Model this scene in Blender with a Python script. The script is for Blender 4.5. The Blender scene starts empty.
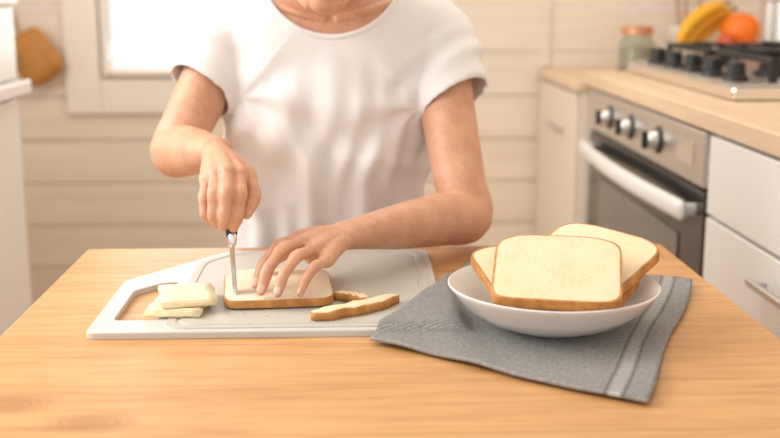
import bpy, bmesh, math, random
from mathutils import Vector, Matrix, noise, Euler
random.seed(4)
S = bpy.context.scene
COL = S.collection
def V3(*a): return Vector(a)

# ------------------------------------------------------------ materials
def nmat(name, color, rough=0.5, metal=0.0, **kw):
    m = bpy.data.materials.new(name); m.use_nodes = True
    b = m.node_tree.nodes['Principled BSDF']
    b.inputs['Base Color'].default_value = (*color, 1)
    b.inputs['Roughness'].default_value = rough
    b.inputs['Metallic'].default_value = metal
    for k, v in kw.items():
        b.inputs[k.replace('_', ' ')].default_value = v
    return m
class NT:
    def __init__(s, m): s.t = m.node_tree; s.b = s.t.nodes['Principled BSDF']
    def n(s, typ, **kw):
        x = s.t.nodes.new(typ)
        for k, v in kw.items(): setattr(x, k, v)
        return x
    def l(s, a, b): s.t.links.new(a, b)
    def coords(s, scale=(1, 1, 1), kind='Object'):
        tc = s.n('ShaderNodeTexCoord'); mp = s.n('ShaderNodeMapping')
        mp.inputs['Scale'].default_value = scale
        s.l(tc.outputs[kind], mp.inputs['Vector']); return mp.outputs[0]
    def noise(s, vec, scale, detail=4, rough=.5, dist=0):
        x = s.n('ShaderNodeTexNoise'); x.inputs['Scale'].default_value = scale
        x.inputs['Detail'].default_value = detail; x.inputs['Roughness'].default_value = rough
        x.inputs['Distortion'].default_value = dist
        s.l(vec, x.inputs['Vector']); return x.outputs['Fac']
    def ramp(s, fac, stops):
        r = s.n('ShaderNodeValToRGB'); e = r.color_ramp.elements
        while len(e) < len(stops): e.new(.5)
        for i, (p, c) in enumerate(stops):
            e[i].position = p; e[i].color = (*c, 1)
        s.l(fac, r.inputs['Fac']); return r.outputs['Color']
    def math(s, op, a, b=None, c=None):
        x = s.n('ShaderNodeMath', operation=op)
        for i, v in enumerate((a, b, c)):
            if v is None: continue
            if isinstance(v, (int, float)): x.inputs[i].default_value = v
            else: s.l(v, x.inputs[i])
        return x.outputs[0]
    def mix(s, fac, a, b, mode='MIX'):
        x = s.n('ShaderNodeMix', data_type='RGBA', blend_type=mode)
        if isinstance(fac, (int, float)): x.inputs[0].default_value = fac
        else: s.l(fac, x.inputs[0])
        for idx, v in ((6, a), (7, b)):
            if isinstance(v, tuple): x.inputs[idx].default_value = (*v, 1)
            else: s.l(v, x.inputs[idx])
        return x.outputs[2]
    def bump(s, h, strength=.3, dist=.001):
        x = s.n('ShaderNodeBump'); x.inputs['Strength'].default_value = strength
        x.inputs['Distance'].default_value = dist
        s.l(h, x.inputs['Height']); s.l(x.outputs[0], s.b.inputs['Normal'])
    def color(s, c): s.l(c, s.b.inputs['Base Color'])

def wood(name, c1, c2, scale=(1.2, 16, 16), rough=.4, bump=.15):
    m = nmat(name, c1, rough); t = NT(m)
    v = t.coords(scale)
    f = t.noise(v, 2.0, 6, .6, .6)
    t.color(t.ramp(f, [(.3, c2), (.62, c1)]))
    t.bump(f, bump, .001)
    return m

def table_mat():
    m = nmat('honey_pine', (.6, .35, .15), .44); t = NT(m)
    tc = t.n('ShaderNodeTexCoord'); sep = t.n('ShaderNodeSeparateXYZ'); t.l(tc.outputs['Object'], sep.inputs[0])
    pl = t.math('DIVIDE', sep.outputs['Y'], .135)
    idx = t.math('FLOOR', pl); fr = t.math('FRACT', pl)
    comb = t.n('ShaderNodeCombineXYZ')
    t.l(t.math('ADD', sep.outputs['X'], t.math('MULTIPLY', idx, 3.17)), comb.inputs[0])
    t.l(t.math('MULTIPLY', sep.outputs['Y'], 11), comb.inputs[1]); t.l(sep.outputs['Z'], comb.inputs[2])
    f = t.noise(comb.outputs[0], 2.3, 5, .55, 1.2)
    f2 = t.noise(comb.outputs[0], 9, 3, .5, .5)
    c = t.ramp(f, [(.28, (.46, .205, .068)), (.5, (.59, .305, .118)), (.7, (.66, .375, .155))])
    c = t.mix(.28, c, t.ramp(f2, [(.35, (.36, .155, .05)), (.6, (.72, .43, .185))]))
    wn = t.n('ShaderNodeTexWhiteNoise', noise_dimensions='1D'); t.l(idx, wn.inputs['W'])
    c = t.mix(t.math('MULTIPLY', wn.outputs['Value'], .22), c, (.75, .46, .20))
    nz = t.n('ShaderNodeTexNoise'); nz.inputs['Scale'].default_value = 30
    t.l(tc.outputs['Object'], nz.inputs['Vector'])
    for kx, ky, r in ((-.345, 1.035, .040), (-.25, .985, .032), (.36, 1.62, .012), (-.02, .86, .02)):
        dx = t.math('MULTIPLY', t.math('SUBTRACT', sep.outputs['X'], kx), .55)
        dy = t.math('SUBTRACT', sep.outputs['Y'], ky)
        d = t.math('SQRT', t.math('ADD', t.math('MULTIPLY', dx, dx), t.math('MULTIPLY', dy, dy)))
        d = t.math('ADD', d, t.math('MULTIPLY', nz.outputs['Fac'], .008))
        rings = t.math('ADD', t.math('MULTIPLY', t.math('SINE', t.math('MULTIPLY', d, 1100)), .2), .75)
        k = t.math('SUBTRACT', 1.0, t.math('MINIMUM', t.math('DIVIDE', d, r), 1.0))
        k = t.math('MINIMUM', t.math('MULTIPLY', t.math('MULTIPLY', k, rings), 1.4), .6)
        c = t.mix(k, c, (.34, .14, .045))
    edge = t.math('LESS_THAN', t.math('ABSOLUTE', t.math('SUBTRACT', fr, .5)), .492)
    c = t.mix(t.math('MULTIPLY', t.math('SUBTRACT', 1.0, edge), .4), c, (.34, .16, .05))
    t.color(c); t.bump(f2, .06, .001)
    return m

M = {}
M['table'] = table_mat()
M['wall'] = wood('whitewashed_boards', (.83, .73, .62), (.76, .64, .52), (.8, 9, 9), .6, .1)
M['trim'] = nmat('white_trim_paint', (.83, .77, .70), .45)
M['ceil'] = nmat('ceiling_paint', (.82, .78, .72), .8)
M['wtop'] = wood('worktop_birch', (.76, .59, .42), (.68, .49, .32), (14, 1.2, 14), .4, .05)
M['floor'] = wood('floor_boards', (.62, .45, .3), (.5, .34, .2), (10, 1, 1), .45, .1)
M['cab'] = nmat('cabinet_white', (.84, .82, .80), .35)
M['cabcream'] = nmat('cabinet_cream', (.78, .69, .58), .45)
M['steel'] = nmat('brushed_steel', (.64, .62, .60), .34, 1.0)
M['steelb'] = nmat('polished_steel', (.8, .78, .75), .15, 1.0)
M['blackiron'] = nmat('cast_iron', (.015, .014, .013), .5)
M['blackplastic'] = nmat('black_plastic', (.012, .012, .012), .35)
M['ovenglass'] = nmat('oven_glass', (.02, .018, .016), .08)
M['ovengrey'] = nmat('oven_glass_inner', (.13, .12, .11), .15)
M['handlewhite'] = nmat('handle_enamel', (.80, .79, .78), .25)
M['ceramic'] = nmat('white_ceramic', (.84, .81, .78), .18)
M['orange'] = nmat('orange_peel', (.88, .20, .012), .45)
t = NT(M['orange']); t.bump(t.noise(t.coords(), 180, 2), .3, .002)
M['banana'] = nmat('banana_peel', (.84, .46, .03), .5)
M['bananaend'] = nmat('banana_end', (.12, .07, .03), .7)
M['red'] = nmat('apple_red', (.60, .10, .04), .35)
M['glass'] = nmat('jar_glass', (.8, .85, .8), .05, Transmission_Weight=.9, IOR=1.3)
M['copper'] = nmat('copper_lid', (.75, .4, .25), .3, .8)
M['nuts'] = nmat('jar_contents', (.55, .4, .25), .8)
M['tan'] = wood('tan_leather', (.52, .24, .055), (.40, .17, .035), (6, 6, 6), .6, .3)
M['spoon'] = wood('spoon_wood', (.55, .33, .17), (.42, .23, .1), (8, 8, 1), .6, .1)
M['jeans'] = nmat('denim', (.08, .13, .24), .85)
M['shoe'] = nmat('shoe_canvas', (.75, .73, .7), .7)
M['hair'] = wood('brown_hair', (.10, .05, .025), (.05, .022, .01), (30, 30, 4), .5, .5)
M['stool'] = wood('stool_wood', (.5, .3, .15), (.4, .22, .1), (8, 8, 2), .5, .1)

def skin_mat():
    m = nmat('skin', (.72, .40, .27), .48); t = NT(m)
    f = t.noise(t.coords(), 26, 3, .5)
    f3 = t.noise(t.coords(), 160, 3, .6)
    c = t.ramp(f, [(.35, (.60, .30, .185)), (.62, (.69, .385, .25))])
    t.color(t.mix(.25, c, t.ramp(f3, [(.35, (.53, .25, .155)), (.65, (.73, .435, .30))])))
    b = t.b
    b.inputs['Subsurface Weight'].default_value = .08
    b.inputs['Subsurface Radius'].default_value = (.008, .003, .002)
    b.inputs['Subsurface Scale'].default_value = 1.0
    h = t.noise(t.coords(), 420, 3, .7)
    t.bump(h, .25, .0008)
    return m
M['skin'] = skin_mat()
M['nail'] = nmat('nail', (.76, .45, .35), .25)
M['lip'] = nmat('lip', (.62, .22, .18), .4)
M['eyebrow'] = nmat('brow', (.1, .05, .03), .8)

m = nmat('white_cotton', (.83, .81, .80), .9); t = NT(m)
t.bump(t.noise(t.coords(), 900, 2, .6), .15, .0005); M['cotton'] = m

def crumb(name, lo, hi, lo2, hi2, pk=.22):
    m = nmat(name, hi, .9); t = NT(m)
    v = t.coords()
    f = t.noise(v, 230, 5, .7); f0 = t.noise(v, 30, 3, .5)
    vo = t.n('ShaderNodeTexVoronoi'); vo.inputs['Scale'].default_value = 420
    dv = t.n('ShaderNodeTexNoise'); dv.inputs['Scale'].default_value = 120; t.l(v, dv.inputs['Vector'])
    va = t.n('ShaderNodeVectorMath', operation='ADD'); vs = t.n('ShaderNodeVectorMath', operation='SCALE'); vs.inputs['Scale'].default_value = .006
    t.l(dv.outputs['Color'], vs.inputs[0]); t.l(v, va.inputs[0]); t.l(vs.outputs[0], va.inputs[1]); t.l(va.outputs[0], vo.inputs['Vector'])
    pore = t.math('MINIMUM', t.math('MULTIPLY', vo.outputs['Distance'], 2.2), 1.0)
    c = t.ramp(f, [(.3, lo), (.55, hi)])
    c = t.mix(.35, c, t.ramp(f0, [(.35, lo2), (.65, hi2)]))
    c = t.mix(t.math('MULTIPLY', t.math('SUBTRACT', 1.0, pore), pk), c, tuple(x*.75 for x in lo))
    t.color(c)
    t.bump(t.math('ADD', t.math('MULTIPLY', pore, .6), f), .6, .0015); return m
M['crumb'] = crumb('bread_crumb', (.79, .60, .36), (.89, .74, .51), (.84, .66, .42), (.92, .79, .58), .15)
M['crumbw'] = crumb('bread_crumb_white', (.80, .65, .45), (.89, .78, .60), (.85, .71, .51), (.92, .83, .67), .15)
m = nmat('bread_crust', (.6, .27, .07), .75); t = NT(m)
f = t.noise(t.coords(), 60, 4, .6)
t.color(t.ramp(f, [(.3, (.40, .155, .038)), (.65, (.64, .31, .09))]))
t.bump(f, .4, .002); M['crust'] = m
m = nmat('cheese', (.88, .72, .40), .5); t = NT(m)
f = t.noise(t.coords(), 90, 4, .6)
t.color(t.ramp(f, [(.3, (.87, .70, .41)), (.6, (.92, .80, .55))])); t.bump(t.noise(t.coords(), 300, 4, .6), .4, .0015)
t.b.inputs['Subsurface Weight'].default_value = .1; t.b.inputs['Subsurface Radius'].default_value = (.01, .008, .004)
M['cheese'] = m
m = nmat('board_plastic', (.62, .58, .51), .5); t = NT(m)
f = t.noise(t.coords(), 700, 2, .7)
t.color(t.ramp(f, [(.38, (.44, .42, .37)), (.55, (.58, .555, .50))])); M['board'] = m
M['boardrim'] = nmat('board_rim', (.62, .61, .58), .4)

m = nmat('grey_linen', (.3, .3, .3), .95); t = NT(m)
tc = t.n('ShaderNodeTexCoord'); sp = t.n('ShaderNodeSeparateXYZ'); t.l(tc.outputs['UV'], sp.inputs[0])
wx = t.math('SINE', t.math('MULTIPLY', sp.outputs['X'], 1500)); wy = t.math('SINE', t.math('MULTIPLY', sp.outputs['Y'], 1500))
wv = t.math('MULTIPLY', wx, wy)
nf = t.noise(t.coords(), 220, 3, .6)
c = t.ramp(nf, [(.3, (.165, .16, .16)), (.65, (.34, .33, .32))])
c = t.mix(t.math('ADD', t.math('MULTIPLY', wv, .25), .25), c, (.48, .47, .45))
bx = t.math('LESS_THAN', t.math('ABSOLUTE', t.math('SUBTRACT', sp.outputs['X'], .302)), .006)
lad = t.math('GREATER_THAN', t.math('SINE', t.math('MULTIPLY', sp.outputs['Y'], 900)), -.2)
c = t.mix(t.math('MULTIPLY', t.math('MULTIPLY', bx, lad), .65), c, (.64, .63, .60))
b2 = t.math('LESS_THAN', t.math('ABSOLUTE', t.math('SUBTRACT', t.math('ABSOLUTE', t.math('SUBTRACT', sp.outputs['X'], .302)), .010)), .0015)
c = t.mix(t.math('MULTIPLY', b2, .6), c, (.10, .10, .10))
t.color(c)
t.bump(t.math('ADD', wv, t.math('MULTIPLY', t.math('MULTIPLY', bx, lad), 3)), .8, .001); M['linen'] = m

# ------------------------------------------------------------ geometry helpers
def empty(name, loc):
    e = bpy.data.objects.new(name, None); e.location = loc; e.empty_display_size = .05
    COL.objects.link(e); return e
def par(o, p):
    if p is not None:
        o.parent = p; o.matrix_parent_inverse = Matrix.Translation(p.location).inverted()
    return o
def mobj(name, verts, faces, mats, parent=None, smooth=True, fm=None, fix=True):
    me = bpy.data.meshes.new(name); me.from_pydata([tuple(v) for v in verts], [], faces)
    if not isinstance(mats, (list, tuple)): mats = [mats]
    for mm in mats: me.materials.append(mm)
    if fm:
        for p, i in zip(me.polygons, fm): p.material_index = i
    if fix:
        bm = bmesh.new(); bm.from_mesh(me); bmesh.ops.recalc_face_normals(bm, faces=bm.faces); bm.to_mesh(me); bm.free()
    for p in me.polygons: p.use_smooth = smooth
    o = bpy.data.objects.new(name, me); COL.objects.link(o); return par(o, parent)
def boxes(name, lst, mat, parent=None, bevel=.003, seg=2):
    bm = bmesh.new()
    for it in lst:
        c, s = it[0], it[1]
        mt = Matrix.Translation(c)
        if len(it) > 2: mt = mt @ it[2].to_4x4()
        mt = mt @ Matrix.Diagonal((s[0], s[1], s[2], 1))
        bmesh.ops.create_cube(bm, size=1, matrix=mt)
    if bevel: bmesh.ops.bevel(bm, geom=bm.edges[:] , offset=bevel, segments=seg, affect='EDGES', profile=.5)
    me = bpy.data.meshes.new(name); bm.to_mesh(me); bm.free()
    me.materials.append(mat)
    o = bpy.data.objects.new(name, me); COL.objects.link(o); return par(o, parent)
def bb(x0, x1, y0, y1, z0, z1): return (V3((x0+x1)/2, (y0+y1)/2, (z0+z1)/2), (x1-x0, y1-y0, z1-z0))

def crom(P, n):
    out = []; L = len(P)
    for i in range(L-1):
        p0 = P[max(i-1, 0)]; p1 = P[i]; p2 = P[i+1]; p3 = P[min(i+2, L-1)]
        for k in range(n):
            u = k/n
            out.append(tuple(.5*((2*b)+(-a+c)*u+(2*a-5*b+4*c-d)*u*u+(-a+3*b-3*c+d)*u**3) for a, b, c, d in zip(p0, p1, p2, p3)))
    out.append(tuple(P[-1])); return out
def tube(V, F, pts, up=(0, 0, 1), seg=16, sub=5, cap=True):
    P = [tuple(p) if len(p) == 5 else (*p, p[3]) for p in pts]
    R = crom(P, sub) if sub > 1 else P
    up = Vector(up); n = len(R)
    C = [V3(*r[:3]) for r in R]
    rings = []
    for i in range(n):
        T = (C[min(i+1, n-1)]-C[max(i-1, 0)]).normalized()
        s = T.cross(up)
        if s.length < 1e-3: s = T.cross(V3(1, 0, 0))
        s.normalize(); nn = s.cross(T).normalized()
        rings.append((C[i], T, s, nn, R[i][3], R[i][4]))
    full = []
    if cap:
        c, T, s, nn, a, b = rings[0]; m_ = min(a, b)
        for ph in (75, 50, 25):
            k = math.cos(math.radians(ph)); full.append((c-T*m_*math.sin(math.radians(ph)), T, s, nn, a*k, b*k))
    full += rings
    if cap and cap != 'start':
        c, T, s, nn, a, b = rings[-1]; m_ = min(a, b)
        for ph in (25, 50, 75):
            k = math.cos(math.radians(ph)); full.append((c+T*m_*math.sin(math.radians(ph)), T, s, nn, a*k, b*k))
    base = len(V)
    for c, T, s, nn, a, b in full:
        for j in range(seg):
            th = 2*math.pi*j/seg
            V.append(c+s*a*math.cos(th)+nn*b*math.sin(th))
    for i in range(len(full)-1):
        for j in range(seg):
            j2 = (j+1) % seg
            F.append((base+i*seg+j, base+i*seg+j2, base+(i+1)*seg+j2, base+(i+1)*seg+j))
    F.append(tuple(base+j for j in range(seg))[::-1])
    F.append(tuple(base+(len(full)-1)*seg+j for j in range(seg)))
def ellip(V, F, c, r, rot=None, nu=20, nv=12):
    c = Vector(c); base = len(V); rot = rot or Matrix.Identity(3)
    for i in range(1, nv):
        ph = math.pi*i/nv
        for j in range(nu):
            th = 2*math.pi*j/nu
            V.append(c+rot @ V3(r[0]*math.sin(ph)*math.cos(th), r[1]*math.sin(ph)*math.sin(th), r[2]*math.cos(ph)))
    V.append(c+rot @ V3(0, 0, r[2])); V.append(c+rot @ V3(0, 0, -r[2]))
    t_ = base+(nv-1)*nu
    for i in range(nv-2):
        for j in range(nu):
            j2 = (j+1) % nu
            F.append((base+i*nu+j, base+(i+1)*nu+j, base+(i+1)*nu+j2, base+i*nu+j2))
    for j in range(nu):
        j2 = (j+1) % nu
        F.append((t_, base+j, base+j2)); F.append((t_+1, base+(nv-2)*nu+j2, base+(nv-2)*nu+j))
def loft(V, F, rings, n=48, ex=2.4):
    R = crom(rings, 5); base = len(V)
    for cx, cy, z, rx, ry in R:
        for j in range(n):
            th = 2*math.pi*j/n; c = math.cos(th); s = math.sin(th)
            V.append(V3(cx+rx*math.copysign(abs(c)**(2/ex), c), cy+ry*math.copysign(abs(s)**(2/ex), s), z))
    for i in range(len(R)-1):
        for j in range(n):
            j2 = (j+1) % n
            F.append((base+i*n+j, base+i*n+j2, base+(i+1)*n+j2, base+(i+1)*n+j))
    F.append(tuple(base+j for j in range(n))[::-1]); F.append(tuple(base+(len(R)-1)*n+j for j in range(n)))
def bake(o):
    dg = bpy.context.evaluated_depsgraph_get(); dg.update()
    me = bpy.data.meshes.new_from_object(o.evaluated_get(dg))
    o.modifiers.clear(); o.data = me
    return o
def remesh(o, vox, it=6, fac=.5):
    r = o.modifiers.new('r', 'REMESH'); r.mode = 'VOXEL'; r.voxel_size = vox; r.use_smooth_shade = True
    if it:
        s = o.modifiers.new('s', 'SMOOTH'); s.factor = fac; s.iterations = it
    mt = o.data.materials[0]
    bake(o)
    o.data.materials.clear(); o.data.materials.append(mt)
    for p in o.data.polygons: p.use_smooth = True
    return o
def lathe(name, prof, c, mat, parent=None, seg=64, axis=None, smooth=True):
    V = []; F = []; n = len(prof)
    rot = Matrix.Identity(3) if axis is None else Vector((0, 0, 1)).rotation_difference(Vector(axis)).to_matrix()
    c = Vector(c)
    for r, z in prof:
        for j in range(seg):
            th = 2*math.pi*j/seg; V.append(c+rot @ V3(r*math.cos(th), r*math.sin(th), z))
    for i in range(n-1):
        for j in range(seg):
            j2 = (j+1) % seg; F.append((i*seg+j, i*seg+j2, (i+1)*seg+j2, (i+1)*seg+j))
    F.append(tuple(range(seg))[::-1]); F.append(tuple((n-1)*seg+j for j in range(seg)))
    o = mobj(name, V, F, mat, parent, smooth)
    if smooth:
        e = o.modifiers.new('e', 'EDGE_SPLIT'); e.split_angle = math.radians(40)
    return o

# ------------------------------------------------------------ room
YB = 3.95
floor = boxes('floor', [bb(-1.6, 1.7, -1.2, YB+.1, -.06, 0)], M['floor'], bevel=0)
boxes('ceiling', [bb(-1.6, 1.6, .2, YB+.05, 2.53, 2.58)], M['ceil'], bevel=0)
WX0, WX1, WZ0, WZ1 = -.872, -.32, .865, 1.75
rows = []
z = 0.0; BH = .158
while z < 2.5:
    z1 = z+BH-.003
    if z1 > WZ0 and z < WZ1:
        rows.append(bb(-1.6, WX0, YB, YB+.05, z, z1)); rows.append(bb(WX1, 1.6, YB, YB+.05, z, z1))
        if z < WZ0: rows.append(bb(WX0, WX1, YB, YB+.05, z, WZ0))
        if z1 > WZ1: rows.append(bb(WX0, WX1, YB, YB+.05, WZ1, z1))
    else: rows.append(bb(-1.6, 1.6, YB, YB+.05, z, z1))
    z += BH
boxes('wall_back', rows, M['wall'], bevel=.004, seg=1)
rows = []; z = 0
while z < 2.5:
    rows.append(bb(1.5, 1.55, -1.2, YB, z, z+BH-.003)); z += BH
boxes('wall_right', rows, M['wall'], bevel=.003, seg=1)
rows = []; z = 0
while z < 2.5:
    if z+BH < .9 or z > 2.2: rows.append(bb(-1.6, -1.55, -1.2, YB, z, z+BH-.003))
    else:
        rows.append(bb(-1.6, -1.55, 2.7, YB, z, z+BH-.003)); rows.append(bb(-1.6, -1.55, -1.2, -.6, z, z+BH-.003))
    z += BH
boxes('wall_left', rows, M['wall'], bevel=.003, seg=1)
wn = empty('window_1', (-.6, YB, .9))
def frame(x0, x1, z0, z1, w, y0, y1, wb=None):
    wb = wb or w
    return [bb(x0, x0+w, y0, y1, z0, z1), bb(x1-w, x1, y0, y1, z0, z1), bb(x0+w, x1-w, y0, y1, z0, z0+wb), bb(x0+w, x1-w, y0, y1, z1-w, z1)]
boxes('casing', frame(WX0-.135, WX1+.135, WZ0-.135, WZ1+.12, .125, YB-.022, YB-.002), M['trim'], wn, .005)
boxes('sash', frame(WX0, WX1, WZ0, WZ1, .028, YB-.035, YB+.02), M['trim'], wn, .006)
boxes('trim_1', [bb(.70, .735, YB-.012, YB-.001, .895, 2.4)], M['wall'], bevel=.004)

# ------------------------------------------------------------ kitchen run
run = empty('kitchen_cabinet', (1.1, 2.2, 0))
ZT = .925
boxes('worktop', [bb(.712, 1.49, .9, 3.27, ZT-.04, ZT)], M['wtop'], run, .004)
boxes('carcass', [bb(.735, 1.49, .9, 2.12, .09, ZT-.042), bb(.735, 1.49, 3.215, 3.262, .0, ZT-.042), bb(.78, 1.49, .9, 2.12, 0, .09)], M['cab'], run, .002)
dr = []
for y0, y1 in ((1.32, 2.10), (.92, 1.31)):
    for z0, z1 in ((.722, .878), (.40, .715), (.10, .392)):
        dr.append(bb(.715, .735, y0, y1, z0, z1))
boxes('drawer_fronts', dr, M['cab'], run, .003)
hb = []
for zz in (.655, .33):
    y0, y1 = 1.56, 1.80
    hb += [bb(.688, .697, y0, y1, zz, zz+.014), bb(.69, .716, y0+.02, y0+.03, zz+.001, zz+.012), bb(.69, .716, y1-.03, y1-.02, zz+.001, zz+.012)]
boxes('drawer_handles', hb, M['steel'], run, .002)

far = empty('corner_cabinet', (1.0, 3.6, 0))
boxes('top', [bb(.692, 1.49, 3.275, 3.94, .862, .892)], M['wtop'], far, .004)
boxes('body', [bb(.715, 1.49, 3.28, 3.94, 0.0, .86)], M['cabcream'], far, .003)
boxes('door', [bb(.697, .714, 3.30, 3.92, .06, .85)], M['cabcream'], far, .004)
boxes('handle', [bb(.668, .678, 3.46, 3.66, .715, .727), bb(.67, .698, 3.48, 3.49, .716, .726), bb(.67, .698, 3.63, 3.64, .716, .726)], M['steel'], far, .002)

ov = empty('oven', (1.0, 2.66, 0))
OY0, OY1 = 2.13, 3.205
boxes('housing', [bb(.745, 1.35, OY0, OY1, .06, .882)], M['steel'], ov, .003)
boxes('control_panel', [bb(.716, .744, OY0+.003, OY1-.003, .765, .880)], M['steel'], ov, .004)
boxes('door_frame', [bb(.722, .744, OY0+.003, OY1-.003, .14, .758)], M['ovenglass'], ov, .005)
boxes('door_window', [bb(.7185, .7215, OY0+.16, OY1-.16, .25, .64)], M['ovengrey'], ov, .001)
boxes('door_lower_trim', [bb(.722, .744, OY0+.003, OY1-.003, .065, .132)], M['steel'], ov, .003)
Vh = []; Fh = []
hp = []
for i in range(9):
    u = i/8; yy = OY0+.05+u*(OY1-OY0-.10)
    hp.append((.690-.02*math.sin(math.pi*u), yy, .712, .011, .022))
tube(Vh, Fh, hp, sub=3)
for yy in (OY0+.06, OY1-.06):
    tube(Vh, Fh, [(.735, yy, .712, .010, .014), (.69, yy, .712, .010, .014)], sub=1)
mobj('door_handle', Vh, Fh, M['handlewhite'], ov)
for i, yy in enumerate((2.93, 2.71, 2.46)):
    lathe('knob_skirt_%d' % (i+1), [(.032, 0), (.032, .004), (.028, .007)], (.7165, yy, .822), M['blackplastic'], ov, 32, (-1, 0, 0))
    lathe('knob_%d' % (i+1), [(.023, 0), (.021, .018), (.018, .021), (.001, .021)], (.7095, yy, .822), M['steel'], ov, 32, (-1, 0, 0))
    boxes('knob_grip_%d' % (i+1), [bb(.677, .690, yy-.005, yy+.005, .802, .842)], M['blackplastic'], ov, .002)
boxes('display', [bb(.7145, .716, 2.20, 2.32, .80, .85)], M['steelb'], ov, .0005)

hb = empty('gas_hob', (1.05, 2.8, ZT))
boxes('tray', [bb(.825, 1.33, 2.30, 3.2, ZT+.001, ZT+.030)], M['steelb'], hb, .008, 3)
boxes('tray_lip', [bb(.835, 1.32, 2.31, 3.19, ZT+.030, ZT+.036)], M['steel'], hb, .002)
gr = []
for y0, y1 in ((2.36, 2.74), (2.78, 3.16)):
    for x0, x1 in ((.93, 1.10), (1.13, 1.30)):
        zt = ZT+.075
        gr += [bb(x0, x1, y0, y0+.014, zt, zt+.014), bb(x0, x1, y1-.014, y1, zt, zt+.014), bb(x0, x0+.014, y0, y1, zt, zt+.014), bb(x1-.014, x1, y0, y1, zt, zt+.014)]
        cy = (y0+y1)/2; cx = (x0+x1)/2
        gr += [bb(x0, x0+.06, cy-.006, cy+.006, zt, zt+.02), bb(x1-.06, x1, cy-.006, cy+.006, zt, zt+.02), bb(cx-.006, cx+.006, y0, y0+.12, zt, zt+.02), bb(cx-.006, cx+.006, y1-.12, y1, zt, zt+.02)]
        for a in (x0+.007, x1-.007):
            for b in (y0+.007, y1-.007): gr.append(bb(a-.008, a+.008, b-.008, b+.008, ZT+.034, zt+.004))
boxes('grates', gr, M['blackiron'], hb, .002)
k = 0
for cy in (2.55, 2.97):
    for cx in (1.015, 1.215):
        k += 1
        lathe('burner_%d' % k, [(.05, 0), (.05, .012), (.04, .018), (.04, .028), (.03, .034), (.001, .034)], (cx, cy, ZT+.035), M['blackiron'], hb, 32)
for i in range(5):
    yy = 2.42+i*.155
    lathe('hob_knob_%d' % (i+1), [(.030, 0), (.028, .008), (.022, .012), (.020, .040), (.016, .044), (.001, .044)], (.872, yy, ZT+.036), M['blackplastic'], hb, 24)

fb = empty('fruit_bowl', (1.20, 3.62, .892))
lathe('dish', [(.05, 0), (.055, .012), (.03, .03), (.04, .045), (.13, .065), (.155, .085), (.15, .088), (.12, .072), (.03, .053), (.001, .05)], (1.20, 3.62, .893), M['ceramic'], fb)
Vv = []; Ff = []; ellip(Vv, Ff, (1.288, 3.56, 1.033), (.064, .064, .061), nu=32, nv=20); mobj('orange_fruit', Vv, Ff, M['orange'], fb)
Vv = []; Ff = []; ellip(Vv, Ff, (1.222, 3.50, .995), (.030, .030, .030), nu=32, nv=20); mobj('apple_fruit', Vv, Ff, M['red'], fb)
Vv = []; Ff = []; Ve = []; Fe = []
for i in range(3):
    o_ = V3(i*.034-.008, i*.032-.01, -i*.020+.004)
    cp = [(1.092, 3.56, .985, .008), (1.100, 3.56, 1.012, .018), (1.128, 3.57, 1.056, .022), (1.172, 3.58, 1.090, .022), (1.222, 3.59, 1.112, .017), (1.248, 3.595, 1.119, .007)]
    tube(Vv, Ff, [(p[0]+o_.x, p[1]+o_.y, p[2]+o_.z, p[3]) for p in cp], up=(0, 1, 0), seg=7, sub=4)
    e = V3(*cp[-1][:3])+o_; tube(Ve, Fe, [(*e, .006), (e.x+.018, e.y, e.z+.002, .005)], seg=8, sub=1)
    e = V3(*cp[0][:3])+o_; tube(Ve, Fe, [(e.x-.002, e.y, e.z-.004, .005), (e.x-.004, e.y, e.z-.008, .004)], seg=8, sub=1)
mobj('bananas', Vv, Ff, M['banana'], fb); mobj('banana_stems', Ve, Fe, M['bananaend'], fb)

jr = empty('storage_jar', (.99, 3.72, .892))
lathe('glass_body', [(.055, 0), (.062, .006), (.062, .10), (.05, .118), (.05, .13), (.046, .13), (.046, .116), (.057, .098), (.057, .01), (.001, .008)], (.99, 3.72, .893), M['glass'], jr, 40)
lathe('contents', [(.055, 0), (.056, .07), (.001, .075)], (.99, 3.72, .903), M['nuts'], jr, 32)
lathe('lid', [(.056, 0), (.056, .022), (.050, .028), (.001, .028)], (.99, 3.72, 1.018), M['copper'], jr, 40)

ut = empty('utensil_holder', (1.20, 3.83, .892))
lathe('crock', [(.055, 0), (.06, .01), (.06, .15), (.054, .15), (.052, .02), (.001, .015)], (1.20, 3.85, .893), M['ceramic'], ut, 40)
for i, (dx, dy, h) in enumerate(((-.03, -.01, .30), (.0, .02, .33), (.03, -.02, .31))):
    Vv = []; Ff = []
    tube(Vv, Ff, [(1.20+dx*.3, 3.85+dy*.3, .92, .006), (1.20+dx*1.4, 3.85+dy, .92+h*.75, .006), (1.20+dx*1.7, 3.85+dy, .92+h*.85, .022, .008), (1.20+dx*2.0, 3.85+dy, .92+h, .018, .007)], up=(0, 1, 0), seg=12, sub=3)
    mobj('wooden_spoon_%d' % (i+1), Vv, Ff, M['spoon'], ut)

pot = empty('cooking_pot', (1.215, 2.97, 1.02))
lathe('pot_body', [(.085, 0), (.092, .006), (.092, .11), (.096, .113), (.088, .113), (.086, .01), (.001, .008)], (1.228, 2.97, ZT+.0965), M['steel'], pot, 48)
Vv = []; Ff = []
for sx in (-1, 1):
    tube(Vv, Ff, [(1.228-.03, 2.97+sx*.09, ZT+.18, .006), (1.228-.03, 2.97+sx*.125, ZT+.185, .006), (1.228+.03, 2.97+sx*.125, ZT+.185, .006), (1.228+.03, 2.97+sx*.09, ZT+.18, .006)], seg=10, sub=4)
mobj('pot_handles', Vv, Ff, M['blackplastic'], pot)

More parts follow.
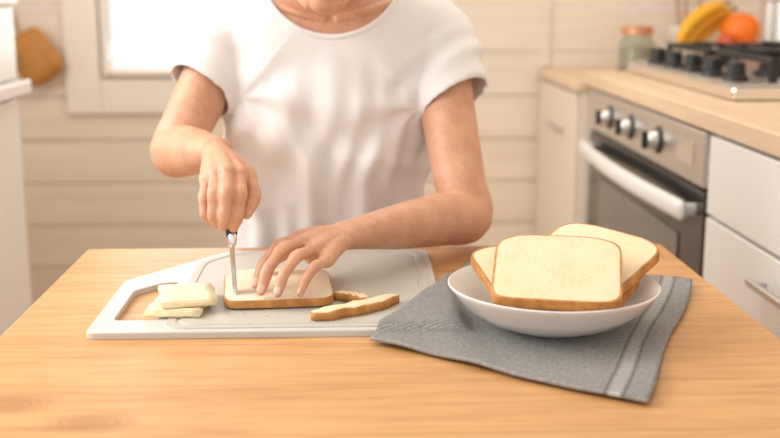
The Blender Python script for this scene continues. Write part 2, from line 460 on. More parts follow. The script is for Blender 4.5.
sb = empty('sideboard', (-1.2, 2.4, 0))
boxes('sideboard_top', [bb(-1.54, -.84, 1.7, 2.93, .895, .93)], M['cab'], sb, .004)
boxes('sideboard_body', [bb(-1.54, -.885, 1.72, 2.90, 0, .893)], M['cab'], sb, .004)
boxes('sideboard_doors', [bb(-.884, -.866, 1.73, 2.29, .06, .88), bb(-.884, -.866, 2.31, 2.89, .06, .88)], M['cab'], sb, .004)
wc = empty('storage_box', (-1.15, 2.6, .93))
boxes('box_body', [bb(-1.40, -.865, 2.45, 2.90, .932, 1.125)], M['cab'], wc, .01)
boxes('box_lid', [bb(-1.41, -.855, 2.44, 2.91, 1.125, 1.15)], M['cab'], wc, .006)
bag = empty('leather_bag', (-1.06, 3.88, .9))
RB = Matrix.Translation((-1.105, 3.885, .95)) @ Matrix.Rotation(math.radians(-30), 4, 'Y') @ Matrix.Translation((1.085, -3.885, -.95))
Vv = []; Ff = []
tube(Vv, Ff, [(-1.085, 3.885, .860, .066, .022), (-1.085, 3.88, .88, .080, .030), (-1.085, 3.88, .95, .078, .030), (-1.085, 3.885, 1.00, .070, .018), (-1.085, 3.89, 1.02, .062, .010)], up=(0, 1, 0), seg=28, sub=5)
mobj('bag_body', [RB @ v for v in Vv], Ff, M['tan'], bag)
Vv = []; Ff = []
tube(Vv, Ff, [(-1.20, 3.905, 1.00, .005), (-1.20, 3.915, 1.05, .005), (-1.185, 3.92, 1.09, .005), (-1.165, 3.915, 1.05, .005), (-1.15, 3.905, 1.01, .005)], up=(0, 1, 0), seg=10, sub=5)
tube(Vv, Ff, [(-1.185, 3.945, 1.095, .006), (-1.185, 3.91, 1.085, .006), (-1.185, 3.895, 1.11, .006)], seg=10, sub=3)
mobj('bag_strap', Vv, Ff, M['tan'], bag)

# ------------------------------------------------------------ table
TB = empty('dining_table', (.046, 1.18, 0))
TX0, TX1, TY0, TY1, TZ = -.42, .512, .62, 1.715, .75
boxes('tabletop', [bb(TX0, TX1, TY0, TY1, TZ-.034, TZ)], M['table'], TB, .004, 3)
boxes('apron', [bb(TX0+.06, TX1-.06, TY0+.05, TY0+.07, .64, TZ-.035), bb(TX0+.06, TX1-.06, TY1-.07, TY1-.05, .66, TZ-.035), bb(TX0+.05, TX0+.07, TY0+.07, TY1-.07, .64, TZ-.035), bb(TX1-.07, TX1-.05, TY0+.07, TY1-.07, .64, TZ-.035)], M['table'], TB, .003)
boxes('table_legs', [bb(x, x+.055, y, y+.055, 0, TZ-.035) for x in (TX0+.03, TX1-.085) for y in (TY0+.03, TY1-.085)], M['table'], TB, .005)

# ------------------------------------------------------------ cutting board
def smooth_poly(pts, r, n=6):
    out = []; L = len(pts)
    for i in range(L):
        p = Vector(pts[i]); a = Vector(pts[i-1]); b = Vector(pts[(i+1) % L])
        da = (a-p).normalized(); db = (b-p).normalized()
        A = p+da*r; B = p+db*r
        for k_ in range(n+1):
            u = k_/n; out.append((1-u)**2*A+2*u*(1-u)*p+u*u*B)
    return out
def offset_poly(pts, d):
    out = []; L = len(pts)
    for i in range(L):
        a = pts[i-1]; b = pts[(i+1) % L]; t_ = (b-a).normalized(); nrm = Vector((-t_.y, t_.x))
        out.append(pts[i]+nrm*d)
    return out
cb = empty('cutting_board', (-.09, 1.44, TZ))
YF = 1.240
outer = smooth_poly([(-.314, YF), (.120, YF), (.122, 1.655), (-.186, 1.655), (-.314, 1.48)], .016)
hole = smooth_poly([(-.290, 1.290), (-.236, 1.290), (-.236, 1.474), (-.262, 1.464), (-.290, 1.428)], .010)
bm = bmesh.new()
ZT0, ZT1 = TZ+.0003, TZ+.0085
def addloop(poly, z):
    vs = [bm.verts.new((p.x, p.y, z)) for p in poly]
    es = [bm.edges.new((vs[i], vs[(i+1) % len(vs)])) for i in range(len(vs))]
    return vs, es
o_t, oe = addloop(offset_poly(outer, .0012), ZT1); h_t, he = addloop(offset_poly(hole, -.0012), ZT1)
r_ = bmesh.ops.triangle_fill(bm, edges=oe+he, use_beauty=True)
def wallq(a, b):
    for i in range(len(a)): bm.faces.new((a[i], a[(i+1) % len(a)], b[(i+1) % len(b)], b[i]))
o_m = [bm.verts.new((p.x, p.y, ZT1-.0012)) for p in outer]; o_b = [bm.verts.new((p.x, p.y, ZT0)) for p in outer]
h_m = [bm.verts.new((p.x, p.y, ZT1-.0012)) for p in hole]; h_b = [bm.verts.new((p.x, p.y, ZT0)) for p in hole]
wallq(o_t, o_m); wallq(o_m, o_b); wallq(h_t, h_m); wallq(h_m, h_b)
bmesh.ops.recalc_face_normals(bm, faces=bm.faces)
me = bpy.data.meshes.new('board_base'); bm.to_mesh(me); bm.free(); me.materials.append(M['boardrim'])
par_o = bpy.data.objects.new('board_base', me); COL.objects.link(par_o); par(par_o, cb)
surf = smooth_poly([(-.224, YF+.010), (.111, YF+.010), (.113, 1.646), (-.180, 1.646), (-.224, 1.586)], .026)
n_ = len(surf); zt = TZ+.0100
cen = Vector((-.056, 1.44))
def scaled(d):
    hx, hy = .168, .198
    return [Vector((cen.x+(p.x-cen.x)*(1-d/hx), cen.y+(p.y-cen.y)*(1-d/hy))) for p in surf]
Vv = [V3(p.x, p.y, TZ+.008) for p in surf]
for dd_, zz in ((.001, zt), (.011, zt), (.0125, zt-.0012), (.0155, zt-.0012), (.017, zt)): Vv += [V3(p.x, p.y, zz) for p in scaled(dd_)]
Vv.append(V3(cen.x, cen.y, zt))
Ff = []
for k_ in range(5):
    for j in range(n_):
        j2 = (j+1) % n_; Ff.append((k_*n_+j, k_*n_+j2, (k_+1)*n_+j2, (k_+1)*n_+j))
for j in range(n_): Ff.append((5*n_+j, 5*n_+(j+1) % n_, 6*n_))
mobj('board_surface', Vv, Ff, M['board'], cb, False)
ZB = TZ+.0102

# ------------------------------------------------------------ bread
def slice_outline(w, h, n=96):
    pts = []
    for i in range(n):
        th = 2*math.pi*i/n; c = math.cos(th); s = math.sin(th)
        ex = 9 if s < 0 else 5.5
        x = w/2*math.copysign(abs(c)**(2/ex), c); y = h/2*math.copysign(abs(s)**(2/ex), s)
        if s > 0: x *= 1+.02*math.sin(math.pi*min(s, 1)); y += .005*(1-(x/(w/2))**2)
        else: x *= 1-.03*abs(s)
        pts.append(Vector((x, y)))
    return pts
def bread_slice(name, w, h, t_, mat_w, parent=None, seed=0, curl=.001, cm='crumb', rim=.0028):
    o0 = slice_outline(w, h); n = len(o0); V = []; F = []; fm = []
    def ring(scale_in, z):
        for p in o0:
            q = p*(1-scale_in/(.5*(w+h)/2)) ; V.append(V3(q.x, q.y, z))
    levels = [(.060, -t_/2), (.045, -t_/2), (.030, -t_/2), (.015, -t_/2), (rim, -t_/2), (.0004, -t_/2+.0004), (0, -t_*.25), (0, t_*.25), (.0004, t_/2-.0004), (rim, t_/2), (.015, t_/2), (.030, t_/2), (.045, t_/2), (.060, t_/2)]
    for a, z in levels: ring(a, z)
    for k_ in range(len(levels)-1):
        for j in range(n):
            j2 = (j+1) % n; F.append((k_*n+j, k_*n+j2, (k_+1)*n+j2, (k_+1)*n+j)); fm.append(1 if 4 <= k_ < 9 else 0)
    F.append(tuple(range(n))[::-1]); fm.append(0); F.append(tuple((len(levels)-1)*n+j for j in range(n))); fm.append(0)
    out = []
    for v in V:
        nz = noise.noise(V3(v.x*14+seed*7, v.y*14, seed))
        n5 = noise.noise(V3(v.x*60+seed, v.y*60, seed))
        v2 = V3(v.x*(1+.03*noise.noise(V3(v.y*20, seed, 0))), v.y*(1+.03*noise.noise(V3(v.x*20, 0, seed))), v.z+nz*.0010+n5*.0005+curl*((v.x/(w/2))**2+(v.y/(h/2))**2-.6))
        out.append(mat_w @ v2)
    o = mobj(name, out, F, [M[cm], M['crust']], parent, True, fm)
    e = o.modifiers.new('e', 'EDGE_SPLIT'); e.split_angle = math.radians(50)
    return o
def TR(loc, rz=0, rx=0, ry=0):
    return Matrix.Translation(loc) @ Matrix.Rotation(math.radians(rz), 4, 'Z') @ Matrix.Rotation(math.radians(rx), 4, 'X') @ Matrix.Rotation(math.radians(ry), 4, 'Y')
bread_slice('bread_slice', .142, .160, .0105, TR((-.095, 1.404, ZB+.0064), 5), None, 1, .0006, 'crumbw', .0018)

def crust_strip(name, p0, p1, width, hgt, bend, z0, face=1):
    V = []; F = []; fm = []; n = 18
    p0 = Vector(p0); p1 = Vector(p1); d = (p1-p0); L = d.length; d.normalize(); nn = Vector((-d.y, d.x))
    prof = [(-.5, 0), (-.5, .8), (-.42, 1), (.42, 1), (.5, .8), (.5, 0)]
    for i in range(n+1):
        u = i/n; e = (1-abs(2*u-1)**5)**.5 if 0 < u < 1 else .35
        c = p0+d*L*u+nn*bend*math.sin(math.pi*u)
        for a, b in prof:
            wv = width*e*(.85+.4*noise.noise(V3(u*5, L*30, 0)))
            V.append(V3(c.x+nn.x*a*wv, c.y+nn.y*a*wv, z0+b*hgt*(.85+.15*e)+.0020*noise.noise(V3(u*9, b, width*90))*b))
    m_ = len(prof)
    for i in range(n):
        for j in range(m_):
            j2 = (j+1) % m_; F.append((i*m_+j, i*m_+j2, (i+1)*m_+j2, (i+1)*m_+j)); fm.append(1 if j in (0, 1) else 0)
    F.append(tuple(range(m_))[::-1]); fm.append(1); F.append(tuple(n*m_+j for j in range(m_))); fm.append(1)
    return mobj(name, V, F, [M['crumb'], M['crust']], None, True, fm)
crust_strip('bread_crust_strip', (-.045, 1.274), (.062, 1.352), .030, .0115, -.006, ZB)
crust_strip('bread_crust_strip.001', (-.018, 1.370), (.024, 1.338), .020, .011, .003, ZB)

def cheese(name, loc, rz, sx, sy, sz, seed):
    bm = bmesh.new(); bmesh.ops.create_cube(bm, size=1, matrix=Matrix.Diagonal((sx, sy, sz, 1)))
    bmesh.ops.bevel(bm, geom=bm.edges[:], offset=.0015, segments=2, affect='EDGES')
    bmesh.ops.subdivide_edges(bm, edges=bm.edges[:], cuts=4, use_grid_fill=True)
    for v in bm.verts:
        nz = noise.noise_vector(v.co*60+V3(seed, 0, 0)); v.co += V3(nz.x*.004, nz.y*.004, nz.z*.0010*(1 if v.co.z > 0 else 0))
    me = bpy.data.meshes.new(name); bm.to_mesh(me); bm.free(); me.transform(TR(loc, rz)); me.materials.append(M['cheese'])
    for p in me.polygons: p.use_smooth = True
    o = bpy.data.objects.new(name, me); COL.objects.link(o)
cheese('cheese_slice', (-.216, 1.328, ZB+.0047), -3, .070, .074, .008, 1)
cheese('cheese_slice.001', (-.207, 1.347, ZB+.0137), 12, .070, .088, .008, 5)

Vv = []; Ff = []
for i in range(7):
    x = random.gauss(-.135, .02); y = random.gauss(1.305, .01); r = random.uniform(.0006, .0012)
    ellip(Vv, Ff, (x, min(y, 1.314), ZB+r*.8), (r, r*.8, r), nu=6, nv=4)
mobj('bread_crumbs', Vv, Ff, M['crumb'])

# ------------------------------------------------------------ napkin
BX, BY = .246, 1.258; BZ = TZ+.0068
A, B, C, D = V3(.026, 1.205, 0), V3(.291, 1.0, 0), V3(.481, 1.449, 0), V3(.216, 1.655, 0)
na, nb = 70, 90
Vv = []; Ff = []; uvs = []
def sst(x): x = max(0, min(1, x)); return x*x*(3-2*x)
def cloth_z(a, b, p):
    dx = min(a, 1-a)*.337; dy = min(b, 1-b)*.49
    e = math.exp(-min(dx, dy)/.02)
    over = sst((.150-p.x)/.022)*sst((p.y-1.222)/.014)
    rb = (p-V3(BX, BY, 0)).length; free = sst((rb-.08)/.05)
    wrk = .0022*free*(1+noise.noise(V3(p.x*22+p.y*9, p.y*9-p.x*6, 1)))
    return TZ+.0062+.0022*e*(.5+.5*math.sin(a*17+b*23))+wrk+.0112*over
for i in range(na+1):
    for j in range(nb+1):
        a = i/na; b = j/nb
        p = (A*(1-a)+B*a)*(1-b)+(D*(1-a)+C*a)*b
        w = .003*math.sin(b*9+1)*(1 if a > .5 else -1)*abs(a-.5)*2
        p = p+(B-A).normalized()*w+(D-A).normalized()*(.004*math.sin(a*7)*abs(b-.5)*2)
        Vv.append(V3(p.x, p.y, cloth_z(a, b, p))); uvs.append((a*.337, b*.49))
for i in range(na):
    for j in range(nb): Ff.append((i*(nb+1)+j, (i+1)*(nb+1)+j, (i+1)*(nb+1)+j+1, i*(nb+1)+j+1))
nap = mobj('cloth_napkin', Vv, Ff, M['linen'], None, True)
uv = nap.data.uv_layers.new(name='UVMap')
for lp in nap.data.loops: uv.data[lp.index].uv = uvs[lp.vertex_index]
sm = nap.modifiers.new('s', 'SOLIDIFY'); sm.thickness = .0048; sm.offset = -1

# ------------------------------------------------------------ bowl with bread
bw = empty('serving_bowl', (BX, BY, BZ))
prof = [(.050, .0), (.056, .0), (.060, .003), (.085, .012), (.108, .028), (.122, .046), (.1265, .0505), (.127, .0525), (.1255, .0535), (.119, .049), (.104, .032), (.082, .018), (.05, .0095), (.02, .008), (.001, .008)]
lathe('bowl_body', prof, (BX, BY, BZ), M['ceramic'], bw, 96)
bread_slice('bread_slice.001', .148, .132, .013, TR((.242, 1.214, .8335), -12, 20), None, 3, .0006)
bread_slice('bread_slice.002', .146, .134, .013, TR((.294, 1.290, .8275), -46, 18, 5), None, 6, .0006)
bread_slice('bread_slice.003', .146, .130, .012, TR((.232, 1.281, .8145), 12, 13), None, 8, .0006)
bread_slice('bread_slice.004', .136, .124, .012, TR((.272, 1.262, .803), -34, 9, 3), None, 9, .0006)
bread_slice('bread_slice.005', .122, .104, .012, TR((.244, 1.264, .789), -4, 4), None, 11, .0006)

# ------------------------------------------------------------ knife
tip = V3(-.1455, 1.349, .7615); bol = V3(-.1545, 1.402, .843)
d = (bol-tip).normalized(); tip = bol-d*.115
kn = empty('kitchen_knife', bol)
w = V3(0, 1, 0)-d*d.y; w.normalize(); w = Matrix.Rotation(math.radians(22), 3, d) @ w
th = d.cross(w).normalized()
pr = [(0, .0), (.004, .007), (.016, .013), (.040, .018), (.085, .020), (.100, .020), (.100, -.001), (.06, -.0015), (.02, -.001)]
Vv = []; Ff = []
for s_ in (-1, 1):
    for a, b in pr:
        e = .0003 if b > .005 else .0009
        Vv.append(tip+d*a+w*(b-.006)+th*s_*e)
n_ = len(pr)
Ff.append(tuple(range(n_))); Ff.append(tuple(range(n_, 2*n_))[::-1])
for j in range(n_): Ff.append((j, (j+1) % n_, n_+(j+1) % n_, n_+j))
M['blade'] = nmat('blade_steel', (.55, .54, .53), .22, 1.0)
mobj('blade', Vv, Ff, M['blade'], kn, False)
Vv = []; Ff = []
c0 = tip+d*.098; c1 = tip+d*.112
tube(Vv, Ff, [(*c0, .005, .0085), (*(tip+d*.105), .0065, .010), (*c1, .0065, .0105)], up=w, seg=16, sub=3)
mobj('bolster', Vv, Ff, M['steelb'], kn)
Vv = []; Ff = []
tube(Vv, Ff, [(*(tip+d*.113), .0075, .0115), (*(tip+d*.15), .0085, .0125), (*(tip+d*.19), .008, .0115), (*(tip+d*.215), .0085, .013)], up=w, seg=18, sub=4)
mobj('handle', Vv, Ff, M['blackplastic'], kn)

# ------------------------------------------------------------ PERSON
PE = empty('woman', (-.03, 1.95, 0))
def lerp(a, b, u): return a+(b-a)*u
def P(v, *r): return (*v, *r)
V = []; F = []
SHR = V3(-.200, 1.865, 1.080); ELR = V3(-.278, 1.735, .905); WRR = V3(-.186, 1.508, .937)
SHL = V3(.150, 1.865, 1.075); ELL = V3(.187, 1.692, .803); WRL = V3(-.006, 1.464, .824)
SH_R = [(-.036, 1.875, .84, .168, .113), (-.034, 1.865, .93, .178, .120), (-.030, 1.860, 1.0, .186, .115), (-.028, 1.857, 1.06, .190, .104), (-.027, 1.856, 1.10, .190, .095), (-.026, 1.858, 1.135, .176, .085), (-.026, 1.862, 1.160, .145, .076), (-.026, 1.866, 1.185, .095, .066), (-.026, 1.87, 1.205, .062, .056)]
def inset(c): return .0075+.026*max(0, min(1, (1.09-c)/.06))
loft(V, F, [(a, b, c-.004, rx-.008-inset(c), ry-inset(c)) for a, b, c, rx, ry in SH_R if c > .9])
tube(V, F, [(-.026, 1.875, 1.10, .075, .065), (-.028, 1.862, 1.15, .060, .058), (-.030, 1.83, 1.19, .055, .055), (-.033, 1.79, 1.24, .054, .056)], up=(0, -1, 0), seg=24)
for sx in (-1, 1):
    tube(V, F, [(-.026+sx*.012, 1.774, 1.112, .007), (-.026+sx*.06, 1.778, 1.124, .0065), (-.026+sx*.12, 1.81, 1.145, .007)], seg=10)
tube(V, F, [P(SHR+V3(.03, 0, .0), .050), P(SHR, .052), P(lerp(SHR, ELR, .4), .045), P(lerp(SHR, ELR, .8), .041), P(ELR, .039, .040), P(lerp(ELR, WRR, .25), .040, .040), P(lerp(ELR, WRR, .6), .033, .033), P(lerp(ELR, WRR, .9), .027, .023), P(WRR, .026, .020)], seg=28)
EL2 = ELL+V3(.004, .004, 0)
tube(V, F, [P(SHL+V3(-.03, 0, .0), .050), P(SHL, .052), P(lerp(SHL, ELL, .4), .046), P(lerp(SHL, ELL, .8), .042), P(EL2, .040, .041), P(lerp(ELL, WRL, .22)+V3(-.002, -.004, .002), .041, .041), P(lerp(ELL, WRL, .6), .034, .033), P(lerp(ELL, WRL, .88), .028, .023), P(WRL, .027, .020)], seg=28)

def finger(pts, r0, up):
    rs = [r0*1.12, r0*.98, r0*1.05, r0*.89, r0*.94, r0*.84, r0*.66]
    a, b, c, e = [Vector(p) for p in pts]
    q = [a, lerp(a, b, .55), b, lerp(b, c, .5), c, lerp(c, e, .5), e]
    tube(V, F, [(*p, r, r*.92) for p, r in zip(q, rs)], up=up, seg=14, sub=3)
LH = {
 'i': [(-.068, 1.434, .828), (-.094, 1.406, .824), (-.112, 1.381, .805), (-.121, 1.364, .7815)],
 'm': [(-.061, 1.409, .828), (-.086, 1.374, .827), (-.104, 1.348, .806), (-.112, 1.331, .7810)],
 'r': [(-.047, 1.388, .822), (-.067, 1.353, .822), (-.083, 1.334, .803), (-.090, 1.323, .7810)],
 'p': [(-.030, 1.374, .811), (-.044, 1.345, .810), (-.056, 1.331, .796), (-.062, 1.324, .7800)]}
UPL = (.25, .35, 1)
for k_, r0 in (('i', .0090), ('m', .0093), ('r', .0088), ('p', .0077)): finger(LH[k_], r0, UPL)
for k_, ra, rb in (('i', .015, .0125), ('m', .015, .0130), ('r', .0145, .0125), ('p', .0135, .0115)):
    q = Vector(LH[k_][0]); w0 = WRL+(q-WRL)*.05
    tube(V, F, [P(w0, .018, .016), P(lerp(w0, q, .5)+V3(0, 0, .002), ra*1.05, rb*1.1), P(q, ra*.85, rb*.92)], up=UPL, seg=16)
tube(V, F, [P(WRL+V3(-.01, .0, -.008), .018), P(V3(-.035, 1.425, .808), .020, .014), P(V3(-.046, 1.408, .808), .018, .012)], up=UPL)
LT = [V3(-.016, 1.470, .815), V3(-.062, 1.482, .805), V3(-.096, 1.472, .795), V3(-.122, 1.456, .7825)]
tube(V, F, [P(LT[0], .018, .015), P(lerp(LT[0], LT[1], .5), .0165, .014), P(LT[1], .0125, .012), P(lerp(LT[1], LT[2], .5), .0105, .010), P(LT[2], .0112, .0105), P(lerp(LT[2], LT[3], .5), .0105, .0092), P(LT[3], .008, .0065)], up=UPL, seg=16, sub=4)
tube(V, F, [P(lerp(LT[0], LT[1], .5), .012), P(V3(-.05, 1.45, .815), .013), P(V3(-.06, 1.44, .822), .011)], up=UPL)
RH = {
 'i': [(-.143, 1.424, .917), (-.140, 1.392, .896), (-.1435, 1.383, .870), (-.150, 1.387, .851)],
 'm': [(-.159, 1.418, .920), (-.1575, 1.383, .900), (-.160, 1.376, .872), (-.164, 1.388, .853)],
 'r': [(-.175, 1.424, .916), (-.175, 1.391, .897), (-.1755, 1.384, .870), (-.175, 1.400, .854)],
 'p': [(-.189, 1.436, .907), (-.190, 1.409, .890), (-.1885, 1.402, .868), (-.185, 1.415, .856)]}
for k_, r0 in (('i', .0091), ('m', .0092), ('r', .0089), ('p', .0078)): finger(RH[k_], r0, (0, -1, .35))
for k_, ra, rb in (('i', .0145, .0135), ('m', .0145, .014), ('r', .014, .0135), ('p', .013, .0125)):
    q = Vector(RH[k_][0]); w0 = WRR+(q-WRR)*.04
    tube(V, F, [P(w0, .017, .017), P(lerp(w0, q, .5), ra*1.05, rb*1.15), P(q, ra*.85, rb*.9)], up=(0, 0, 1), seg=16)
tube(V, F, [P(WRR+V3(.004, -.01, -.012), .019), P(V3(-.170, 1.455, .902), .020), P(V3(-.172, 1.442, .888), .015)], up=(0, 0, 1))
RT = [V3(-.168, 1.492, .926), V3(-.136, 1.462, .908), V3(-.127, 1.428, .888), V3(-.134, 1.401, .868)]
tube(V, F, [P(RT[0], .017), P(lerp(RT[0], RT[1], .5), .016), P(RT[1], .0125), P(lerp(RT[1], RT[2], .5), .0105), P(RT[2], .0112), P(lerp(RT[2], RT[3], .5), .0105), P(RT[3], .0075)], up=(-1, 0, 0), seg=16, sub=4)
HC = V3(-.036, 1.722, 1.252); HR = Matrix.Rotation(math.radians(4), 3, 'Z') @ Matrix.Rotation(math.radians(24), 3, 'X')
def H(x, y, z): return HC+HR @ V3(x, y, z)
ellip(V, F, H(0, .022, .032), (.074, .094, .084), HR, 32, 20)
ellip(V, F, H(0, -.018, -.022), (.064, .068, .080), HR, 32, 20)
ellip(V, F, H(0, -.030, -.072), (.047, .046, .036), HR, 28, 16)
ellip(V, F, H(0, -.058, -.098), (.024, .020, .019), HR, 24, 14)
for sx in (-1, 1):
    tube(V, F, [(*H(sx*.060, .018, -.045), .012), (*H(sx*.052, -.01, -.080), .013), (*H(sx*.022, -.052, -.100), .013)], seg=12)
    ellip(V, F, H(sx*.038, -.062, -.035), (.022, .02, .022), HR)
    ellip(V, F, H(sx*.077, .018, -.008), (.008, .018, .030), HR)
    ellip(V, F, H(sx*.031, -.073, .005), (.0145, .010, .0105), HR)
    tube(V, F, [(*H(sx*.012, -.085, .020), .006), (*H(sx*.032, -.082, .026), .007), (*H(sx*.055, -.062, .020), .006)], seg=10)
    ellip(V, F, H(sx*.010, -.090, -.036), (.008, .009, .007), HR)
tube(V, F, [(*H(0, -.084, .012), .008), (*H(0, -.095, -.012), .009), (*H(0, -.102, -.032), .011)], seg=12)
ellip(V, F, H(0, -.078, -.066), (.024, .010, .014), HR)
body = mobj('body_skin', V, F, M['skin'], PE)
remesh(body, .0019, 6, .5)
kj = []
for D_, up_ in ((LH, Vector(UPL).normalized()), (RH, V3(0, -.8, .6))):
    for k_, pts in D_.items():
        for q in (1, 2):
            a, b, c = Vector(pts[q-1]), Vector(pts[q]), Vector(pts[q+1])
            kj.append((b, (c-a).normalized(), up_, .012 if q == 1 else .010))
bmk = bmesh.new(); bmk.from_mesh(body.data); bmk.normal_update()
from mathutils.kdtree import KDTree
kd = KDTree(len(bmk.verts)); bmk.verts.ensure_lookup_table()
for i, v in enumerate(bmk.verts): kd.insert(v.co, i)
kd.balance()
for b, T, up_, rr in kj:
    for co_, i, dist in kd.find_range(b, rr*1.5):
        v = bmk.verts[i]; s_ = (co_-b).dot(T)
        if v.normal.dot(up_) > .1 and abs(s_) < .006:
            v.co -= v.normal*(.00035*(.5+.5*math.cos(s_*2*math.pi/.0026))*(1-abs(s_)/.006))
bmk.to_mesh(body.data); bmk.free()
for p in body.data.polygons: p.use_smooth = True
Vv = []; Ff = []
tube(Vv, Ff, [(*H(-.022, -.081, -.064), .002), (*H(-.008, -.089, -.061), .0045), (*H(0, -.090, -.0625), .004), (*H(.008, -.089, -.061), .0045), (*H(.022, -.081, -.064), .002)], seg=10, sub=4)
tube(Vv, Ff, [(*H(-.020, -.081, -.066), .002), (*H(0, -.088, -.070), .0058), (*H(.020, -.081, -.066), .002)], seg=10, sub=5)
mobj('lips', Vv, Ff, M['lip'], PE)
Vv = []; Ff = []
for sx in (-1, 1): tube(Vv, Ff, [(*H(sx*.014, -.089, .026), .002, .003), (*H(sx*.034, -.087, .033), .002, .003), (*H(sx*.054, -.068, .027), .001, .002)], seg=8, sub=4)
mobj('eyebrows', Vv, Ff, M['eyebrow'], PE)
Vv = []; Ff = []
ellip(Vv, Ff, H(0, .032, .042), (.083, .098, .090), HR, 32, 20)
ellip(Vv, Ff, H(0, .125, .05), (.040, .035, .040), HR)
for sx in (-1, 1): tube(Vv, Ff, [(*H(sx*.03, -.06, .09), .012), (*H(sx*.068, -.02, .06), .014), (*H(sx*.078, .03, .02), .014), (*H(sx*.06, .08, -.01), .02)], seg=12)
hair = mobj('hair', Vv, Ff, M['hair'], PE); remesh(hair, .004, 3)
Vv = []; Ff = []
def nail(a, b, up, r, sc=1.0):
    a = Vector(a); b = Vector(b); T = (b-a).normalized(); up = Vector(up); s = T.cross(up).normalized(); n = s.cross(T).normalized()
    if n.dot(up) < 0: n = -n
    rot = Matrix((s, T, n)).transposed()
    ellip(Vv, Ff, b+n*r*.60-T*.003, (r*.74*sc, r*1.0*sc, r*.30), rot, 16, 8)
for k_, r0 in (('i', .0072), ('m', .0074), ('r', .0070), ('p', .0062)): nail(LH[k_][2], LH[k_][3], UPL, r0)
nail(LT[2], LT[3], UPL, .0082)
nail(RT[2], RT[3], (1, -.3, .1), .0078)
mobj('fingernails', Vv, Ff, M['nail'], PE)

# T-shirt
V = []; F = []
loft(V, F, [(-.036, 1.935, .47, .185, .125), (-.036, 1.91, .58, .180, .120), (-.036, 1.885, .72, .170, .112)]+SH_R)
ellip(V, F, (-.032, 1.800, .965), (.135, .052, .10), nu=32, nv=20)
HMR = lerp(SHR, ELR, .50)+V3(-.004, 0, .004); HML = lerp(SHL, ELL, .36)+V3(.014, 0, 0)
AXR = ((HMR-SHR).normalized()+V3(-.15, 0, 0)).normalized(); AXL = ((HML-SHL).normalized()+V3(.18, 0, 0)).normalized()
RR, RL = .060, .065
def slv(sh, hm, ax, inn, r):
    tube(V, F, [P(sh+V3(inn*.09, 0, .012), .062), P(sh+V3(inn*.01, 0, .010), .070, .066), P(lerp(sh, hm, .6)+V3(-inn*.002, 0, .002), .064), P(hm-ax*.012, r, r*.97), P(hm, r*1.01, r*.98)], seg=36, cap='start')
slv(SHR, HMR, AXR, 1, RR); slv(SHL, HML, AXL, -1, RL)
sh = mobj('t_shirt', V, F, M['cotton'], PE)
remesh(sh, .0042, 10, .5)
me = sh.data
bm = bmesh.new(); bm.from_mesh(me); bm.normal_update()
arm_pits = [V3(-.175, 1.79, .985), V3(.115, 1.79, .965)]
NCX, NCZ, NRX, NRZ = -.024, 1.205, .118, .118
for v in bm.verts:
    c = v.co
    low = max(0, min(1, (1.07-c.z)/.20))
    wq = noise.noise(V3(c.x*5, c.y*4, c.z*4.5))
    a_ = math.atan2(c.y-1.87, c.x+.034)
    s1 = math.sin(a_*8+wq*5+c.z*5); s2 = math.sin(a_*15-wq*7-c.z*11)
    dd = .0075*low*s1*abs(s1)**.3+.0040*low*s2
    r1 = noise.noise(V3(c.x*9+c.z*9, c.y*5, c.z*4-c.x*3+2)); dd += .012*low*(.35-abs(r1)*1.6)
    r2 = noise.noise(V3(c.x*9-c.z*10+7, c.y*5, c.z*4+c.x*3)); dd += .008*low*(.3-abs(r2)*1.5)
    for ap in arm_pits:
        q = c-ap; r = math.hypot(q.x, q.z); sx = 1 if ap.x > 0 else -1
        if c.y < 1.87 and r < .26:
            ang = math.atan2(q.z, -q.x*sx)
            g = math.exp(-((r-.09)/.08)**2)
            dd += .0055*math.sin(ang*6+.8+wq*2)*g*(1 if -2.0 < ang < .9 else .2)
    if c.z > 1.04: dd *= max(.2, 1-(c.z-1.04)*8)
    for hm, ax_ in ((HMR, AXR), (HML, AXL)):
        r = (c-hm).length
        if r < .10: dd *= max(.15, (r-.04)/.06)
        if r < .13:
            dd += .0028*math.sin((c-hm).dot(ax_)*120+c.x*40)*sst((r-.05)/.04)*sst((.13-r)/.03)
    v.co = c+v.normal*max(dd, -.015)
bm.to_mesh(me); bm.free()
for p in me.polygons: p.use_smooth = True
def boolean(o, V_, F_, smooth=True):
    c_ = mobj('cutter', V_, F_, M['cotton']); c_.data.polygons.foreach_set('use_smooth', [True]*len(c_.data.polygons))
    b_ = o.modifiers.new('b', 'BOOLEAN'); b_.operation = 'DIFFERENCE'; b_.object = c_; b_.solver = 'EXACT'
    bake(o); bpy.data.objects.remove(c_)
Vc = []; Fc = []
tube(Vc, Fc, [(NCX, 1.60, NCZ-.003, NRX, NRZ), (NCX, 1.78, NCZ, NRX, NRZ), (NCX, 1.86, NCZ+.022, NRX*.97, NRZ), (NCX, 2.05, NCZ+.10, NRX*.9, NRZ)], seg=72, sub=4, cap=False)
boolean(sh, Vc, Fc)
for sh_, hm_, ax_, r_ in ((SHR, HMR, AXR, RR), (SHL, HML, AXL, RL)):
    Vc = []; Fc = []
    tube(Vc, Fc, [P(lerp(sh_, hm_, .45), .052), P(hm_-ax_*.02, r_-.0035, r_*.97-.0035), P(hm_+ax_*.012, r_-.003, r_*.97-.003)], seg=40, sub=3, cap='start')
    boolean(sh, Vc, Fc)
es = sh.modifiers.new('e', 'EDGE_SPLIT'); es.split_angle = math.radians(50)
sh.data.materials.clear(); sh.data.materials.append(M['cotton'])
from mathutils.bvhtree import BVHTree
dg = bpy.context.evaluated_depsgraph_get(); dg.update()
sb_me = bpy.data.meshes.new_from_object(sh.evaluated_get(dg))
bmt = bmesh.new(); bmt.from_mesh(sb_me); bvh = BVHTree.FromBMesh(bmt); bmt.free()
band = []
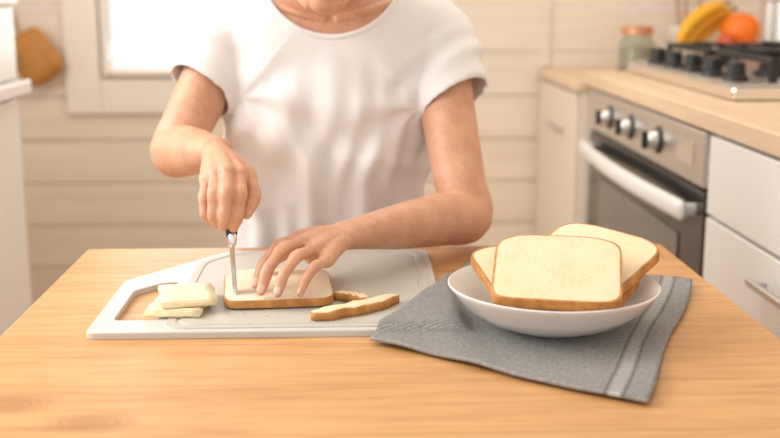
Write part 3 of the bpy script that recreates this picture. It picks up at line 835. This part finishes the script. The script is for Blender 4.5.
for i in range(60):
    a = math.pi*(1+.06)+math.pi*(.88)*i/59
    x = NCX+(NRX+.0035)*math.cos(a); z = NCZ+(NRZ+.0035)*math.sin(a)
    hit = bvh.ray_cast(V3(x, 1.6, z), V3(0, 1, 0))
    if hit[0] is not None: band.append(hit[0]+V3(0, .0005, 0))
for _ in range(4): band = [band[0]]+[(band[i-1]+band[i]*2+band[i+1])/4 for i in range(1, len(band)-1)]+[band[-1]]
Vv = []; Ff = []
tube(Vv, Ff, [(*p, .0048, .0030) for p in band], up=(0, 1, 0), seg=10, sub=2)
mobj('neck_rib', Vv, Ff, M['cotton'], PE)

V = []; F = []
loft(V, F, [(-.036, 1.945, .475, .165, .115), (-.036, 1.94, .53, .170, .118), (-.036, 1.925, .62, .160, .105), (-.036, 1.91, .70, .145, .095)])
for sx in (-1, 1):
    tube(V, F, [(-.036+sx*.085, 1.95, .53, .082, .072), (-.036+sx*.095, 1.72, .535, .078, .070), (-.036+sx*.10, 1.54, .53, .062, .060), (-.036+sx*.10, 1.50, .46, .060, .058), (-.036+sx*.10, 1.52, .28, .054), (-.036+sx*.10, 1.54, .09, .042)], up=(1, 0, 0), seg=24)
tr = mobj('trousers', V, F, M['jeans'], PE); remesh(tr, .008, 6)
V = []; F = []
for sx in (-1, 1):
    cx = -.036+sx*.10
    tube(V, F, [(cx, 1.57, .040, .034, .034), (cx, 1.52, .046, .038, .040), (cx, 1.45, .036, .042, .030), (cx, 1.38, .028, .036, .022)], seg=20)
mobj('shoes', V, F, M['shoe'], PE)

st = empty('stool', (-.036, 1.95, 0))
lathe('seat', [(.15, 0), (.17, .008), (.17, .028), (.16, .035), (.001, .035)], (-.036, 1.95, .418), M['stool'], st, 48)
V = []; F = []
for a in (45, 135, 225, 315):
    c, s_ = math.cos(math.radians(a)), math.sin(math.radians(a))
    tube(V, F, [(-.036+c*.10, 1.95+s_*.10, .42, .016), (-.036+c*.17, 1.95+s_*.17, .014, .013)], seg=14, sub=1)
    a2 = a+90; c2, s2 = math.cos(math.radians(a2)), math.sin(math.radians(a2))
    tube(V, F, [(-.036+c*.15, 1.95+s_*.15, .16, .008), (-.036+c2*.15, 1.95+s2*.15, .16, .008)], seg=10, sub=1)
mobj('stool_legs', V, F, M['stool'], st)

# ------------------------------------------------------------ lights / world
W = bpy.data.worlds.new('World'); S.world = W; W.use_nodes = True
bg = W.node_tree.nodes['Background']; bg.inputs[0].default_value = (1.0, .98, .95, 1); bg.inputs[1].default_value = 1.08
def area(name, loc, target, sx, sy, power, col):
    l = bpy.data.lights.new(name, 'AREA'); l.shape = 'RECTANGLE'; l.size = sx; l.size_y = sy; l.energy = power; l.color = col
    o = bpy.data.objects.new(name, l); COL.objects.link(o); o.location = loc
    o.rotation_euler = (Vector(target)-Vector(loc)).to_track_quat('-Z', 'Y').to_euler(); return o
area('daylight_left', (-1.5, 1.5, 1.75), (0, 1.6, .8), 1.6, 1.1, 38, (1, .97, .92))
area('daylight_back_window', (-.6, YB-.06, 1.32), (-.2, 1.3, .8), .5, .8, 5, (1, .97, .93))
area('overhead_fill', (.3, 2.6, 2.45), (.25, 2.9, .7), 1.6, 1.6, 20, (1, .95, .88))  # added fill lamp brightening the room from above, no real fixture

cam = bpy.data.cameras.new('camera'); co = bpy.data.objects.new('camera', cam); COL.objects.link(co)
co.location = (0, 0, 1.15); co.rotation_euler = (math.radians(90-11.69), 0, math.radians(-2.23))
cam.lens = 50; cam.sensor_width = 36; cam.clip_start = .05
cam.dof.use_dof = True; cam.dof.focus_distance = 1.36; cam.dof.aperture_fstop = 3.4
S.camera = co
S.view_settings.view_transform = 'Standard'
S.view_settings.exposure = 0.0
